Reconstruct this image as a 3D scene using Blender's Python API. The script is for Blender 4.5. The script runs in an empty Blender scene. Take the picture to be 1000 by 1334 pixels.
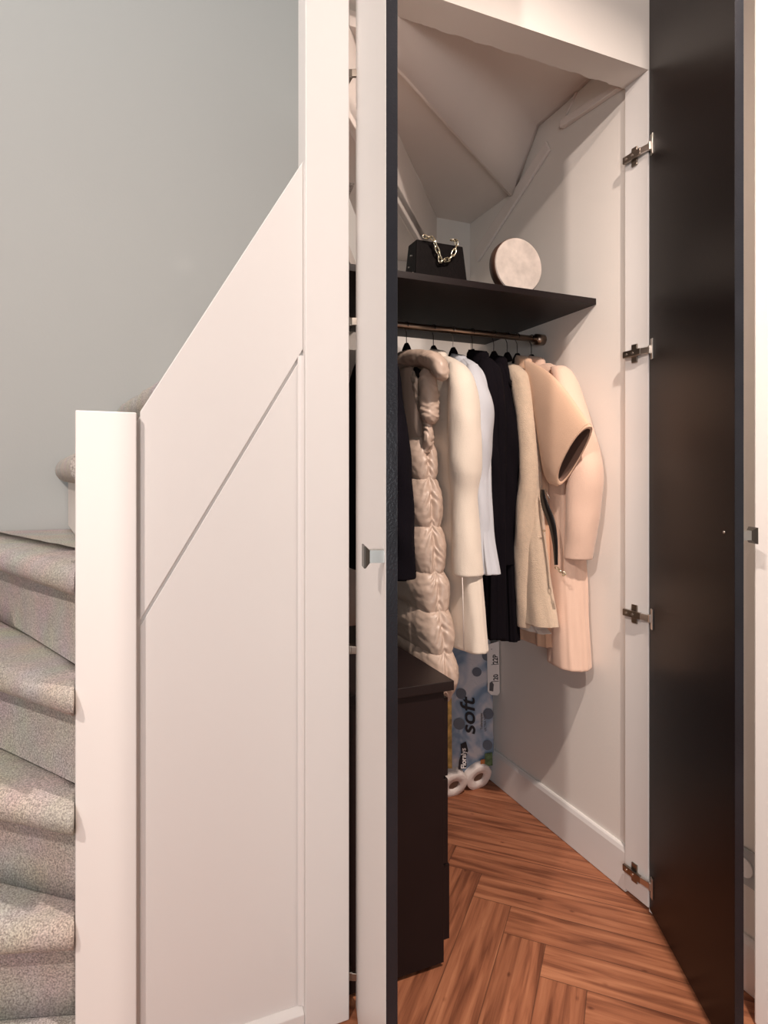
import bpy, bmesh, math, random
from mathutils import Vector, Matrix, noise
random.seed(7)
S = bpy.context.scene
COL = S.collection
F_PX = 804.0; HZ = 620.0; EYE = 1.2
TH = math.radians(22.9); CT, ST = math.cos(TH), math.sin(TH)
PI = math.pi

# ---------------------------------------------------------------- measuring helpers
def ray(u):
    x = (u-500)/F_PX
    return x*CT+ST, -x*ST+CT
def on_x(u, v, X):
    a, b = ray(u); Z = X/a
    return Vector((X, b*Z, EYE+(HZ-v)/F_PX*Z))
def on_y(u, v, Y):
    a, b = ray(u); Z = Y/b
    return Vector((a*Z, Y, EYE+(HZ-v)/F_PX*Z))
def cam_pt(x, Z):            # ground-plan point from sideways and forward distance
    return Vector((x*CT+Z*ST, -x*ST+Z*CT, 0))

# ---------------------------------------------------------------- materials
def nodes(m):
    m.use_nodes = True
    nt = m.node_tree
    return nt, nt.nodes, nt.links, nt.nodes['Principled BSDF']
def mat(name, col, rough=.6, metal=0, var=.04, vscale=6, bump=0, bscale=200, sheen=0, spec=.5, coat=0, detail=3, bump2=0, b2scale=10):
    m = bpy.data.materials.new(name)
    nt, N, L, P = nodes(m)
    P.inputs['Roughness'].default_value = rough
    P.inputs['Metallic'].default_value = metal
    P.inputs['Specular IOR Level'].default_value = spec
    if sheen: P.inputs['Sheen Weight'].default_value = sheen
    if coat: P.inputs['Coat Weight'].default_value = coat; P.inputs['Coat Roughness'].default_value = .15
    tc = N.new('ShaderNodeTexCoord')
    nz = N.new('ShaderNodeTexNoise'); nz.inputs['Scale'].default_value = vscale; nz.inputs['Detail'].default_value = detail
    L.new(tc.outputs['Object'], nz.inputs['Vector'])
    rp = N.new('ShaderNodeValToRGB')
    rp.color_ramp.elements[0].position = .3; rp.color_ramp.elements[1].position = .7
    rp.color_ramp.elements[0].color = [max(0, c*(1-var)) for c in col]+[1]
    rp.color_ramp.elements[1].color = [min(1, c*(1+var)) for c in col]+[1]
    L.new(nz.outputs['Fac'], rp.inputs['Fac']); L.new(rp.outputs['Color'], P.inputs['Base Color'])
    prev = None
    for b, sc in ((bump, bscale), (bump2, b2scale)):
        if b:
            n2 = N.new('ShaderNodeTexNoise'); n2.inputs['Scale'].default_value = sc; n2.inputs['Detail'].default_value = 4
            L.new(tc.outputs['Object'], n2.inputs['Vector'])
            bp = N.new('ShaderNodeBump'); bp.inputs['Strength'].default_value = b; bp.inputs['Distance'].default_value = .004
            L.new(n2.outputs['Fac'], bp.inputs['Height'])
            if prev: L.new(prev.outputs['Normal'], bp.inputs['Normal'])
            L.new(bp.outputs['Normal'], P.inputs['Normal']); prev = bp
    return m
M = {}
M['paint'] = mat('white satin paint', (.80,.775,.75), .38, var=.01, vscale=2, bump=.03, bscale=60)
M['wall'] = mat('wall plaster', (.82,.77,.715), .85, var=.012, vscale=3, bump=.06, bscale=120)
M['stairwall'] = mat('stairwell wall paint', (.52,.535,.52), .9, var=.012, vscale=1.5, bump=.05, bscale=140)
M['soffit'] = mat('soffit paint', (.82,.75,.70), .85, var=.02, vscale=4, bump=.10, bscale=50)
M['plaster'] = mat('rough plaster', (.60,.53,.49), .9, var=.06, vscale=12, bump=.5, bscale=40)
M['black'] = mat('black brown laminate', (.009,.0048,.0048), .34, var=.1, vscale=3, bump=.02, bscale=200, spec=.16)
M['blackedge'] = mat('black gloss edging', (.014,.015,.019), .22, var=.2, vscale=8, bump=.12, bscale=260, spec=.35)
M['darkwood'] = mat('dark wood laminate', (.011,.006,.006), .40, var=.15, vscale=5, bump=.05, bscale=120, spec=.3)
M['darkwood_top'] = mat('dark cabinet board', (.013,.007,.007), .5, var=.1, vscale=5, spec=.22)
M['steel'] = mat('brushed nickel', (.62,.58,.54), .3, metal=1, var=.05)
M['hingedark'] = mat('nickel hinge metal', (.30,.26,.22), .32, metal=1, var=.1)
M['knob'] = mat('satin nickel knob', (.50,.50,.47), .35, metal=1, var=.05)
M['knobdark'] = mat('dark metal knob flange', (.09,.08,.07), .4, metal=.8, var=.05)  # flange coloured much darker than the knob stem
M['rail'] = mat('bronze rail', (.42,.31,.24), .3, metal=1, var=.05)
M['gold'] = mat('pale gold chain', (.82,.76,.58), .2, metal=1, var=.05)
M['hanger'] = mat('black hanger velvet', (.008,.006,.007), .8, var=.1, spec=.1)
M['wire'] = mat('dark hook wire', (.07,.06,.06), .35, metal=1)
M['cream'] = mat('cream wool', (.80,.70,.59), .9, var=.02, bump=.35, bscale=500, sheen=.25)
M['creamlining'] = mat('cream lining', (.74,.66,.60), .6, var=.02, vscale=4)
M['blue'] = mat('pale blue cotton', (.56,.575,.615), .85, var=.02, bump=.2, bscale=500)
M['blackwool'] = mat('black wool', (.006,.0045,.0065), .95, var=.15, bump=.3, bscale=400, spec=.1)
M['navy'] = mat('very dark wool', (.005,.004,.0065), .95, var=.15, bump=.3, bscale=400, spec=.1)
M['beige'] = mat('beige boucle wool', (.67,.52,.385), .95, var=.05, vscale=90, bump=.6, bscale=350, sheen=.3)
M['tan'] = mat('camel wool', (.70,.46,.315), .92, var=.02, bump=.35, bscale=500, sheen=.25)
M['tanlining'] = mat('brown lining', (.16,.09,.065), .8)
M['pink'] = mat('peach pink wool', (.76,.53,.41), .92, var=.015, bump=.3, bscale=500, sheen=.25)
M['puffer'] = mat('beige nylon', (.54,.415,.335), .42, var=.03, vscale=9, bump=.25, bscale=45, spec=.6, bump2=.5, b2scale=18)
M['pufferin'] = mat('vest lining', (.40,.29,.23), .55, var=.04)
M['leather'] = mat('black patent leather', (.008,.006,.006), .28, spec=.35)
M['bag'] = mat('black leather', (.006,.004,.004), .55, var=.2, vscale=40, bump=.2, bscale=150, spec=.08)
M['shell'] = mat('pale mottled resin', (.64,.56,.50), .35, var=.16, vscale=30, bump=.06, bscale=40, detail=7)
M['brownrim'] = mat('brown rim', (.09,.045,.03), .35, var=.2, vscale=20)
M['paper'] = mat('toilet paper', (.78,.69,.64), .95, var=.03, vscale=20, bump=.5, bscale=90)
M['core'] = mat('cardboard core', (.16,.09,.06), .9)
M['ink'] = mat('black ink', (.012,.012,.018), .5)
M['whiteink'] = mat('white print', (.85,.82,.80), .5)
M['greyink'] = mat('grey ink', (.10,.10,.11), .6)
M['dot'] = mat('slate dot print', (.13,.15,.19), .35, var=.1)
M['yellow'] = mat('ochre print', (.62,.40,.12), .45, var=.5, vscale=40)
M['green'] = mat('green print', (.10,.16,.07), .45, var=.5, vscale=60)
M['orange'] = mat('orange print', (.45,.16,.05), .45, var=.2, vscale=60)
M['socket'] = mat('socket plastic', (.42,.42,.42), .4)

def film():
    m = bpy.data.materials.new('printed pack film'); nt, N, L, P = nodes(m)
    P.inputs['Roughness'].default_value = .3
    tc = N.new('ShaderNodeTexCoord'); nz = N.new('ShaderNodeTexNoise')
    nz.inputs['Scale'].default_value = 9; nz.inputs['Detail'].default_value = 2; nz.inputs['Distortion'].default_value = 1.2
    L.new(tc.outputs['Object'], nz.inputs['Vector'])
    rp = N.new('ShaderNodeValToRGB'); e = rp.color_ramp.elements
    e[0].position = .36; e[0].color = (.19,.28,.40,1); e[1].position = .62; e[1].color = (.58,.58,.62,1)
    x = e.new(.48); x.color = (.34,.41,.52,1)
    L.new(nz.outputs['Fac'], rp.inputs['Fac']); L.new(rp.outputs['Color'], P.inputs['Base Color'])
    n2 = N.new('ShaderNodeTexNoise'); n2.inputs['Scale'].default_value = 22; n2.inputs['Distortion'].default_value = 2
    L.new(tc.outputs['Object'], n2.inputs['Vector'])
    bp = N.new('ShaderNodeBump'); bp.inputs['Strength'].default_value = .5; bp.inputs['Distance'].default_value = .006
    L.new(n2.outputs['Fac'], bp.inputs['Height']); L.new(bp.outputs['Normal'], P.inputs['Normal'])
    return m
M['film'] = film()

def carpet():
    m = bpy.data.materials.new('loop carpet'); nt, N, L, P = nodes(m)
    P.inputs['Roughness'].default_value = 1; P.inputs['Sheen Weight'].default_value = .3
    P.inputs['Specular IOR Level'].default_value = .1
    tc = N.new('ShaderNodeTexCoord')
    nz = N.new('ShaderNodeTexNoise'); nz.inputs['Scale'].default_value = 300; nz.inputs['Detail'].default_value = 4; nz.inputs['Roughness'].default_value = .7
    big = N.new('ShaderNodeTexNoise'); big.inputs['Scale'].default_value = 9
    for n in (nz, big): L.new(tc.outputs['Object'], n.inputs['Vector'])
    rp = N.new('ShaderNodeValToRGB'); e = rp.color_ramp.elements
    e[0].position = .38; e[0].color = (.33,.265,.225,1); e[1].position = .62; e[1].color = (.92,.82,.74,1)
    L.new(nz.outputs['Fac'], rp.inputs['Fac'])
    mx = N.new('ShaderNodeMixRGB'); mx.blend_type = 'MULTIPLY'; mx.inputs[0].default_value = .35
    L.new(rp.outputs['Color'], mx.inputs[1]); L.new(big.outputs['Color'], mx.inputs[2])
    hs = N.new('ShaderNodeHueSaturation'); hs.inputs['Saturation'].default_value = .95; hs.inputs['Value'].default_value = 1.2
    L.new(mx.outputs[0], hs.inputs['Color']); L.new(hs.outputs[0], P.inputs['Base Color'])
    bp = N.new('ShaderNodeBump'); bp.inputs['Strength'].default_value = 1; bp.inputs['Distance'].default_value = .006
    L.new(nz.outputs['Fac'], bp.inputs['Height']); L.new(bp.outputs['Normal'], P.inputs['Normal'])
    return m
M['carpet'] = carpet()

def herringbone():
    m = bpy.data.materials.new('oak herringbone planks'); nt, N, L, P = nodes(m)
    def mth(op, a, b=None, c=None):
        n = N.new('ShaderNodeMath'); n.operation = op
        for i, q in enumerate((a, b, c)):
            if q is None: continue
            if isinstance(q, (int, float)): n.inputs[i].default_value = q
            else: L.new(q, n.inputs[i])
        return n.outputs[0]
    tc = N.new('ShaderNodeTexCoord'); sp = N.new('ShaderNodeSeparateXYZ'); L.new(tc.outputs['Object'], sp.inputs[0])
    X, Y = sp.outputs['X'], sp.outputs['Y']
    W, n_ = .153, 6
    a = mth('DIVIDE', mth('SUBTRACT', mth('ADD', X, Y), 2.445), W)
    b = mth('DIVIDE', mth('ADD', mth('SUBTRACT', X, Y), .605), W)
    i, j = mth('FLOOR', a), mth('FLOOR', b)
    s = mth('ADD', i, j)
    k = mth('FLOOR', mth('DIVIDE', s, 2*n_))
    r = mth('SUBTRACT', s, mth('MULTIPLY', k, 2*n_))
    hor = mth('LESS_THAN', r, n_-.5)                        # 1: plank runs along b
    def sel(p, q):                                          # hor ? p : q
        return mth('ADD', mth('MULTIPLY', hor, p), mth('MULTIPLY', mth('SUBTRACT', 1, hor), q))
    fa, fb = mth('FRACT', a), mth('FRACT', b)
    across = sel(fa, fb)
    # distance along the plank: for hor planks start at j where r = 0
    al_h = mth('ADD', r, fb); al_v = mth('ADD', mth('SUBTRACT', r, n_), fa)
    along = sel(al_h, al_v)
    pid = mth('ADD', mth('MULTIPLY', sel(i, mth('ADD', j, 57)), 7.31), mth('MULTIPLY', k, 3.77))
    # seams
    e1 = mth('MINIMUM', across, mth('SUBTRACT', 1, across))
    e2 = mth('MINIMUM', along, mth('SUBTRACT', n_, along))
    seam = mth('LESS_THAN', mth('MINIMUM', e1, e2), .012)
    wn = N.new('ShaderNodeTexWhiteNoise'); wn.noise_dimensions = '1D'; L.new(pid, wn.inputs['W'])
    cmb = N.new('ShaderNodeCombineXYZ')
    L.new(mth('ADD', mth('MULTIPLY', along, .15), mth('MULTIPLY', wn.outputs['Value'], 50)), cmb.inputs[0])
    L.new(mth('MULTIPLY', across, 2.1), cmb.inputs[1]); L.new(pid, cmb.inputs[2])
    g1 = N.new('ShaderNodeTexNoise'); g1.inputs['Scale'].default_value = 2.6; g1.inputs['Detail'].default_value = 5; g1.inputs['Distortion'].default_value = .5
    L.new(cmb.outputs[0], g1.inputs['Vector'])
    cm2 = N.new('ShaderNodeCombineXYZ')
    L.new(mth('MULTIPLY', along, .9), cm2.inputs[0]); L.new(mth('MULTIPLY', across, 26), cm2.inputs[1]); L.new(pid, cm2.inputs[2])
    g2 = N.new('ShaderNodeTexNoise'); g2.inputs['Scale'].default_value = 1.3; g2.inputs['Detail'].default_value = 4
    L.new(cm2.outputs[0], g2.inputs['Vector'])
    cm3 = N.new('ShaderNodeCombineXYZ')
    L.new(mth('MULTIPLY', along, .9), cm3.inputs[0]); L.new(mth('MULTIPLY', across, 1.6), cm3.inputs[1]); L.new(pid, cm3.inputs[2])
    vo = N.new('ShaderNodeTexVoronoi'); vo.inputs['Scale'].default_value = 1.3; L.new(cm3.outputs[0], vo.inputs['Vector'])
    knot = mth('SUBTRACT', 1, mth('SMOOTH_MIN', mth('MULTIPLY', vo.outputs['Distance'], 9), 1, .2))
    rp = N.new('ShaderNodeValToRGB'); e = rp.color_ramp.elements
    e[0].position = .30; e[0].color = (.14,.045,.022,1); e[1].position = .70; e[1].color = (.48,.205,.105,1)
    x = e.new(.5); x.color = (.335,.125,.062,1)
    mixf = mth('ADD', mth('MULTIPLY', g1.outputs['Fac'], .86), mth('MULTIPLY', g2.outputs['Fac'], .14))
    mixf = mth('ADD', mixf, mth('MULTIPLY', mth('SUBTRACT', wn.outputs['Value'], .5), .10))
    mixf = mth('SUBTRACT', mixf, mth('MULTIPLY', knot, .22))
    L.new(mixf, rp.inputs['Fac'])
    mx = N.new('ShaderNodeMixRGB'); L.new(mth('MULTIPLY', seam, .6), mx.inputs[0]); L.new(rp.outputs['Color'], mx.inputs[1]); mx.inputs[2].default_value = (.05,.018,.01,1)
    L.new(mx.outputs[0], P.inputs['Base Color'])
    P.inputs['Roughness'].default_value = .48
    P.inputs['Specular IOR Level'].default_value = .35
    bp = N.new('ShaderNodeBump'); bp.inputs['Strength'].default_value = .25; bp.inputs['Distance'].default_value = .002
    L.new(mth('SUBTRACT', g2.outputs['Fac'], mth('MULTIPLY', seam, .8)), bp.inputs['Height']); L.new(bp.outputs['Normal'], P.inputs['Normal'])
    return m
M['floor'] = herringbone()

# ---------------------------------------------------------------- mesh helpers
def link(name, me, material, parent=None, kind=None, smooth=False):
    o = bpy.data.objects.new(name, me); COL.objects.link(o)
    if material is not None: me.materials.append(material)
    if smooth:
        for p in me.polygons: p.use_smooth = True
    if parent is not None: o.parent = parent
    if kind: o['kind'] = kind
    return o
def from_bm(name, bm, material, parent=None, kind=None, smooth=False, bevel=0, seg=2):
    bmesh.ops.recalc_face_normals(bm, faces=bm.faces)
    me = bpy.data.meshes.new(name); bm.to_mesh(me); bm.free()
    o = link(name, me, material, parent, kind, smooth)
    if bevel:
        md = o.modifiers.new('b', 'BEVEL'); md.width = bevel; md.segments = seg; md.limit_method = 'ANGLE'
        for p in me.polygons: p.use_smooth = True
        w = o.modifiers.new('w', 'WEIGHTED_NORMAL')
    return o
def add_prism(bm, pts, z0, z1, frame=None):      # plan polygon extruded in height
    f = frame or (lambda p: p)
    lo = [bm.verts.new(f(Vector((p[0], p[1], z0)))) for p in pts]
    hi = [bm.verts.new(f(Vector((p[0], p[1], z1)))) for p in pts]
    n = len(pts)
    bm.faces.new(lo[::-1]); bm.faces.new(hi)
    for i in range(n): bm.faces.new((lo[i], lo[(i+1) % n], hi[(i+1) % n], hi[i]))
def add_box(bm, x0, x1, y0, y1, z0, z1, frame=None):
    add_prism(bm, [(x0,y0),(x1,y0),(x1,y1),(x0,y1)], z0, z1, frame)
def box(name, x0, x1, y0, y1, z0, z1, material, parent=None, kind=None, bevel=0, frame=None):
    bm = bmesh.new(); add_box(bm, x0, x1, y0, y1, z0, z1, frame)
    return from_bm(name, bm, material, parent, kind, bevel=bevel)
def add_prism_y(bm, pts, y0, y1):                # outline in x,z extruded along y
    a = [bm.verts.new((p[0], y0, p[1])) for p in pts]; b = [bm.verts.new((p[0], y1, p[1])) for p in pts]
    n = len(pts); bm.faces.new(a); bm.faces.new(b[::-1])
    for i in range(n): bm.faces.new((a[i], b[i], b[(i+1) % n], a[(i+1) % n]))
def add_tube(bm, pts, r, seg=10, closed=False):
    pts = [Vector(p) for p in pts]; n = len(pts); rings = []
    rr = r if isinstance(r, (list, tuple)) else [r]*n
    prevn = None
    for i, p in enumerate(pts):
        if closed: t = pts[(i+1) % n]-pts[i-1]
        else: t = pts[min(i+1, n-1)]-pts[max(i-1, 0)]
        t.normalize()
        if prevn is None:
            ref = Vector((0,0,1)) if abs(t.z) < .9 else Vector((1,0,0))
            nn = t.cross(ref).normalized()
        else:
            nn = (prevn - t*prevn.dot(t)).normalized()
        prevn = nn; bn = t.cross(nn)
        rings.append([bm.verts.new(p+(nn*math.cos(2*PI*k/seg)+bn*math.sin(2*PI*k/seg))*rr[i]) for k in range(seg)])
    m = n if closed else n-1
    for i in range(m):
        A, B = rings[i], rings[(i+1) % n]
        for k in range(seg): bm.faces.new((A[k], A[(k+1) % seg], B[(k+1) % seg], B[k]))
    if not closed:
        bm.faces.new(rings[0][::-1]); bm.faces.new(rings[-1])
def tube(name, pts, r, material, parent=None, seg=10, closed=False):
    bm = bmesh.new(); add_tube(bm, pts, r, seg, closed)
    return from_bm(name, bm, material, parent, smooth=True)
def add_cyl(bm, c, axis, r, L, seg=32, r2=None):
    axis = Vector(axis).normalized(); c = Vector(c)
    add_tube(bm, [c, c+axis*L], [r, r2 if r2 is not None else r], seg)
def rings_mesh(name, rings, material, parent=None, cap0=True, cap1=True):
    n = len(rings[0]); vs = [tuple(p) for rg in rings for p in rg]; fs = []
    for i in range(len(rings)-1):
        for k in range(n):
            fs.append((i*n+k, i*n+(k+1) % n, (i+1)*n+(k+1) % n, (i+1)*n+k))
    if cap0: fs.append(tuple(range(n-1, -1, -1)))
    if cap1: fs.append(tuple((len(rings)-1)*n+k for k in range(n)))
    me = bpy.data.meshes.new(name); me.from_pydata(vs, [], fs)
    bm = bmesh.new(); bm.from_mesh(me); bmesh.ops.recalc_face_normals(bm, faces=bm.faces); bm.to_mesh(me); bm.free()
    return link(name, me, material, parent, smooth=True)
def tag(o, label, cat, group=None):
    o['label'] = label; o['category'] = cat
    if group: o['group'] = group
    return o
def thing(name, loc, label=None, cat=None, group=None):
    o = bpy.data.objects.new(name, None); COL.objects.link(o); o.location = loc; o.empty_display_size = .05
    if label: tag(o, label, cat, group)
    return o
def adopt(root):                                   # keep world-space meshes in place under a moved Empty
    off = Vector(root.location)
    for ch in root.children:
        ch.location = ch.location - off
def dup(root, delta, label, group=None):
    r = root.copy(); COL.objects.link(r); r.location = Vector(root.location)+Vector(delta)
    r['label'] = label
    if group: r['group'] = group
    for ch in list(root.children):
        c = ch.copy(); COL.objects.link(c); c.parent = r
        for g in list(ch.children):
            d = g.copy(); COL.objects.link(d); d.parent = c
    return r
def crom(rows, t):                                 # Catmull-Rom through tuples of numbers
    n = len(rows)-1; x = min(max(t, 0), 1)*n; i = min(int(x), n-1); f = x-i
    p = [rows[max(0, i-1)], rows[i], rows[i+1], rows[min(n, i+2)]]
    return [.5*((2*b)+(c-a)*f+(2*a-5*b+4*c-d)*f*f+(-a+3*b-3*c+d)*f**3) for a, b, c, d in zip(*p)]

# ---------------------------------------------------------------- setting
WX = 1.345; WY = 2.26; FY = 1.282; CEIL = 3.0; DT = 2.74
box('floor', -3, 1.46, -2.6, 2.36, -.06, 0, M['floor'], kind='structure')
box('wall_right', WX, WX+.1, -2.6, WY, 0, CEIL, M['wall'], kind='structure')
# back wall: one for the stairwell, continuing behind the cupboard
box('wall_back', -3, 1.46, WY, WY+.1, 0, 4.6, M['stairwall'], kind='structure')
box('wall_closet_back', .66, WX-.0005, 2.252, WY-.0005, .001, 2.489, M['wall'], kind='structure')
box('ceiling', -3, 1.46, -2.6, FY-.002, CEIL, CEIL+.06, M['paint'], kind='structure')
# header over the cupboard with a ragged plaster arris at its back edge
bm = bmesh.new()
X0h, X1h = .462, WX
n = 90; rr = random.Random(3)
front_lo = []; back_lo = []
pts = [(X0h, FY), (X1h, FY)]
for i in range(n+1):
    x = X1h-(X1h-X0h)*i/n
    w = .006*noise.noise(Vector((x*22, 0, 3)))+.004*noise.noise(Vector((x*70, 1, 3)))
    pts.append((x, 1.372+w))
add_prism(bm, pts, 2.318, CEIL-.001)
from_bm('wall_front', bm, M['wall'], kind='structure')
box('trim_1', 1.330, WX-.0005, 1.2815, 1.367, .012, 2.3175, M['paint'], kind='structure', bevel=.0012)   # hinge jamb
# skirting boards with a chamfered top
def skirt(name, y0, y1):
    bm = bmesh.new()
    prof = [(WX-.0005, .002), (WX-.013, .002), (WX-.013, .112), (WX-.0095, .124), (WX-.006, .128), (WX-.0005, .128)]
    a = [bm.verts.new((p[0], y0, p[1])) for p in prof]; b = [bm.verts.new((p[0], y1, p[1])) for p in prof]
    k = len(prof); bm.faces.new(a); bm.faces.new(b[::-1])
    for i in range(k): bm.faces.new((a[i], b[i], b[(i+1) % k], a[(i+1) % k]))
    from_bm(name, bm, M['paint'], kind='structure')
skirt('baseboard_right', 1.3675, WY-.001)
skirt('baseboard_hall', .9305, 1.28)
skirt('baseboard_near', -.8, .7395)
# bright door casing at the near right
box('trim_2', 1.270, WX-.0005, .74, .930, .002, CEIL-.001, M['paint'], kind='structure', bevel=.006)

# ---------------------------------------------------------------- staircase
stair = thing('staircase', (-.3, 1.7, 0), 'winding staircase covered in beige carpet climbing behind the white newel post', 'staircase')
def step(I, O, H, back, material=M['carpet'], lo=None, nose=.030, clip=None):
    I = Vector((I[0], I[1], 0)); O = Vector((O[0], O[1], 0)); r = (O-I).normalized(); L = (O-I).length
    p = Vector((r.y, -r.x, 0))                     # uphill
    lo = H-.21 if lo is None else lo
    prof = [(back, H), (back*.5, H), (.10, H+.002), (.03, H+.001)]
    for k in range(9):
        a = PI/2+PI*k/8; prof.append((.0+nose*math.cos(a)*1.0, H-nose+nose*math.sin(a)))
    prof += [(.012, H-2*nose-.004), (.022, H-2*nose-.02), (.03, lo+.06), (.028, lo), (back, lo)]
    K = 60; rings = []
    for s in range(K+1):
        q = I+r*L*s/K; ring = []
        for d, z in prof:
            w = q+p*d+Vector((0,0,z))
            amt = .0022*noise.noise(w*16) if lo < z else 0
            ring.append(w+Vector((0,0,amt)) - p*amt)
        rings.append(ring)
    o = rings_mesh('carpeted_step', rings, material, stair)
    bm = bmesh.new(); bm.from_mesh(o.data)
    cuts = [((0, WY-.002, 0), (0,1,0))]
    if clip is not None: cuts.append(((clip,0,0),(1,0,0)))
    for co_, no_ in cuts:
        res = bmesh.ops.bisect_plane(bm, geom=bm.verts[:]+bm.edges[:]+bm.faces[:], plane_co=co_, plane_no=no_, clear_outer=True)
        ed = [e_ for e_ in res['geom_cut'] if isinstance(e_, bmesh.types.BMEdge)]
        if ed: bmesh.ops.holes_fill(bm, edges=ed)
    bm.to_mesh(o.data); bm.free()
    return o
NX = -.0835
def nose_line(l, rgt, far):
    l = Vector(l); rgt = Vector(rgt); d = (l-rgt).normalized()
    q = rgt+d*((NX-rgt.x)/d.x) if d.x else rgt
    q = q-d*.10
    return (q.x, q.y), tuple(rgt+d*far)
KS = 1.078
def sc(p): return (p[0]*KS, p[1]*KS)
def sh(H): return EYE-(EYE-H)*KS
LOW = ((1.04,(-.263,1.663),(-.08,1.256),1.02,.1),(.84,(-.222,1.404),(-.079,1.205),1.15,.3),
       (.64,(-.205,1.296),(-.078,1.190),1.2,.3),(.44,(-.195,1.232),(-.079,1.195),1.1,.3),(.24,(-.195,1.180),(-.079,1.190),1.1,.4))
def wedge(pts, z0, z1, material, name='tread_block', parent=stair, bevel=0):
    bm = bmesh.new(); add_prism(bm, pts, z0, z1); return from_bm(name, bm, material, parent, bevel=bevel)
for H, l, rt, far, back in LOW:
    H = sh(H); I, O = nose_line(sc(l), sc(rt), far)
    step(I, O, H, back, clip=NX)
    # solid body of the tread behind its nosing
    d = (Vector(O)-Vector(I)).normalized(); p = Vector((d.y, -d.x)); A = Vector(I)+d*.10+p*.05
    t = min(far, (WY-.004-A.y)/d.y if d.y > .01 else 9); B = A+d*t
    wedge([(NX-.0002, A.y), (B.x, B.y), (B.x, WY-.003), (NX-.0002, WY-.003)], H-.205, H-.0006, M['carpet'], 'carpeted_tread')
# upper winders behind the panelling: nosing 1.25 / 1.46 show above it
ups = [(1.25,(-.060,1.372),None,(-.165,2.25)), (1.44,(.15,1.345),None,(.020,2.25)), (1.66,(.285,1.345),None,(.25,2.25)),
       (1.87,(.395,1.36),None,(.55,2.25)), (2.09,(.41,1.36),None,(.88,2.25)), (2.29,(.478,1.36),None,(1.20,2.25))]
PIV = (.422, 1.286)
for idx, (H, a, mid, b) in enumerate(ups[:4]):
    nxt = ups[idx+1]
    A2, B2 = nxt[1], nxt[3]
    wedge([a, (A2[0]+.02, A2[1]), (B2[0]+.02, B2[1]), b], H-.045, H-.001, M['soffit'], 'winder_tread')
    # riser board at the front of the tread, down to the tread below
    wedge([a, (a[0]+.018, a[1]), (b[0]+.018, b[1]), b], H-.21, H-.046, M['soffit'], 'winder_riser')
    bb = b if mid is None else b
    I = Vector((a[0], a[1])); O = Vector((b[0], b[1]))
    s = step(tuple(I), tuple(O), H+.006, .07, lo=H-.085, nose=.038)
# visible undersides in the cupboard
def lerp(a, b, t): return (a[0]+(b[0]-a[0])*t, a[1]+(b[1]-a[1])*t)
La0, La1 = (.49,1.372), (1.192,2.259)             # riser between the 2.06 and 2.26 soffits
Lb0, Lb1 = (.545,1.372), (1.3445,1.948)           # riser above the 2.26 soffit
wedge([(.40,1.372),La0,La1,(.90,2.259)], 2.062, 2.10, M['soffit'], 'winder_soffit', bevel=.002)
wedge([La0,Lb0,Lb1,(1.3445,2.259),La1], 2.262, 2.30, M['soffit'], 'winder_soffit', bevel=.002)
wedge([La0,(La0[0]-.018,La0[1]),(La1[0]-.018,La1[1]),La1], 2.045, 2.262, M['soffit'], 'winder_riser', bevel=.003)
# sloping riser from line b up to the top soffit, then the plastered top soffit
Lc0, Lc1 = (.70,1.372), (1.3445,1.79)
bm = bmesh.new()
K = 30
def wob(p): return p+Vector((0,0,.004*noise.noise(p*7)))
grid = []
for i in range(K+1):
    t = i/K; b0 = Vector((*lerp(Lb0, Lb1, t), 2.246)); c0 = Vector((*lerp(Lc0, Lc1, t), 2.435)); d0 = Vector((1.0+.3445*t, 1.372, 2.452))
    row = [b0, b0.lerp(c0,.5)+Vector((0,0,.006)), c0, c0.lerp(d0,.3), c0.lerp(d0,.7), d0]
    grid.append([bm.verts.new(wob(q)) for q in row])
for i in range(K):
    for k in range(5): bm.faces.new((grid[i][k], grid[i+1][k], grid[i+1][k+1], grid[i][k+1]))
o = from_bm('winder_soffit', bm, M['soffit'], stair, smooth=True)
md = o.modifiers.new('s', 'SOLIDIFY'); md.thickness = .02; md.offset = 0
tube('nosing_bead', [(*lerp(Lb0, Lb1, 0), 2.252), (*lerp(Lb0, Lb1, 1), 2.252)], .008, M['soffit'], stair, seg=8)
tube('nosing_bead', [(La0[0]-.02, La0[1]-.0, 2.052), (La1[0]-.02, La1[1]-.002, 2.052)], .007, M['soffit'], stair, seg=8)
# slab that closes the flight above
wedge([(.43,1.372),(1.3445,1.372),(1.3445,2.259),(.68,2.259)], 2.49, 2.52, M['soffit'], 'upper_flight_slab')
# wall string (plastered band) running diagonally down the side wall, and two battens
def wallboard(name, p0, p1, w0, w1, th, material):
    a = on_x(*p0, WX); b = on_x(*p1, WX)
    d = (b-a).normalized(); nrm = Vector((0, -d.z, d.y))
    q = [a+nrm*w0, b+nrm*w1, b-nrm*w1, a-nrm*w0]
    bm = bmesh.new(); f0 = [bm.verts.new((WX-.0006, v.y, v.z)) for v in q]; f1 = [bm.verts.new((WX-th, v.y, v.z)) for v in q]
    bm.faces.new(f0); bm.faces.new(f1[::-1])
    for i in range(4): bm.faces.new((f0[i], f0[(i+1) % 4], f1[(i+1) % 4], f1[i]))
    return from_bm(name, bm, material, stair, bevel=.003)
wallboard('wall_string', (622,335), (716,190), .030, .022, .012, M['soffit'])
tube('string_edge', [on_x(757,106,WX-.002), on_x(744,135,WX-.002), on_x(729,167,WX-.002)], .0045, M['soffit'], stair, seg=8)
wallboard('batten', (735,163), (812,112), .014, .010, .020, M['soffit'])
adopt(stair)

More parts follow.
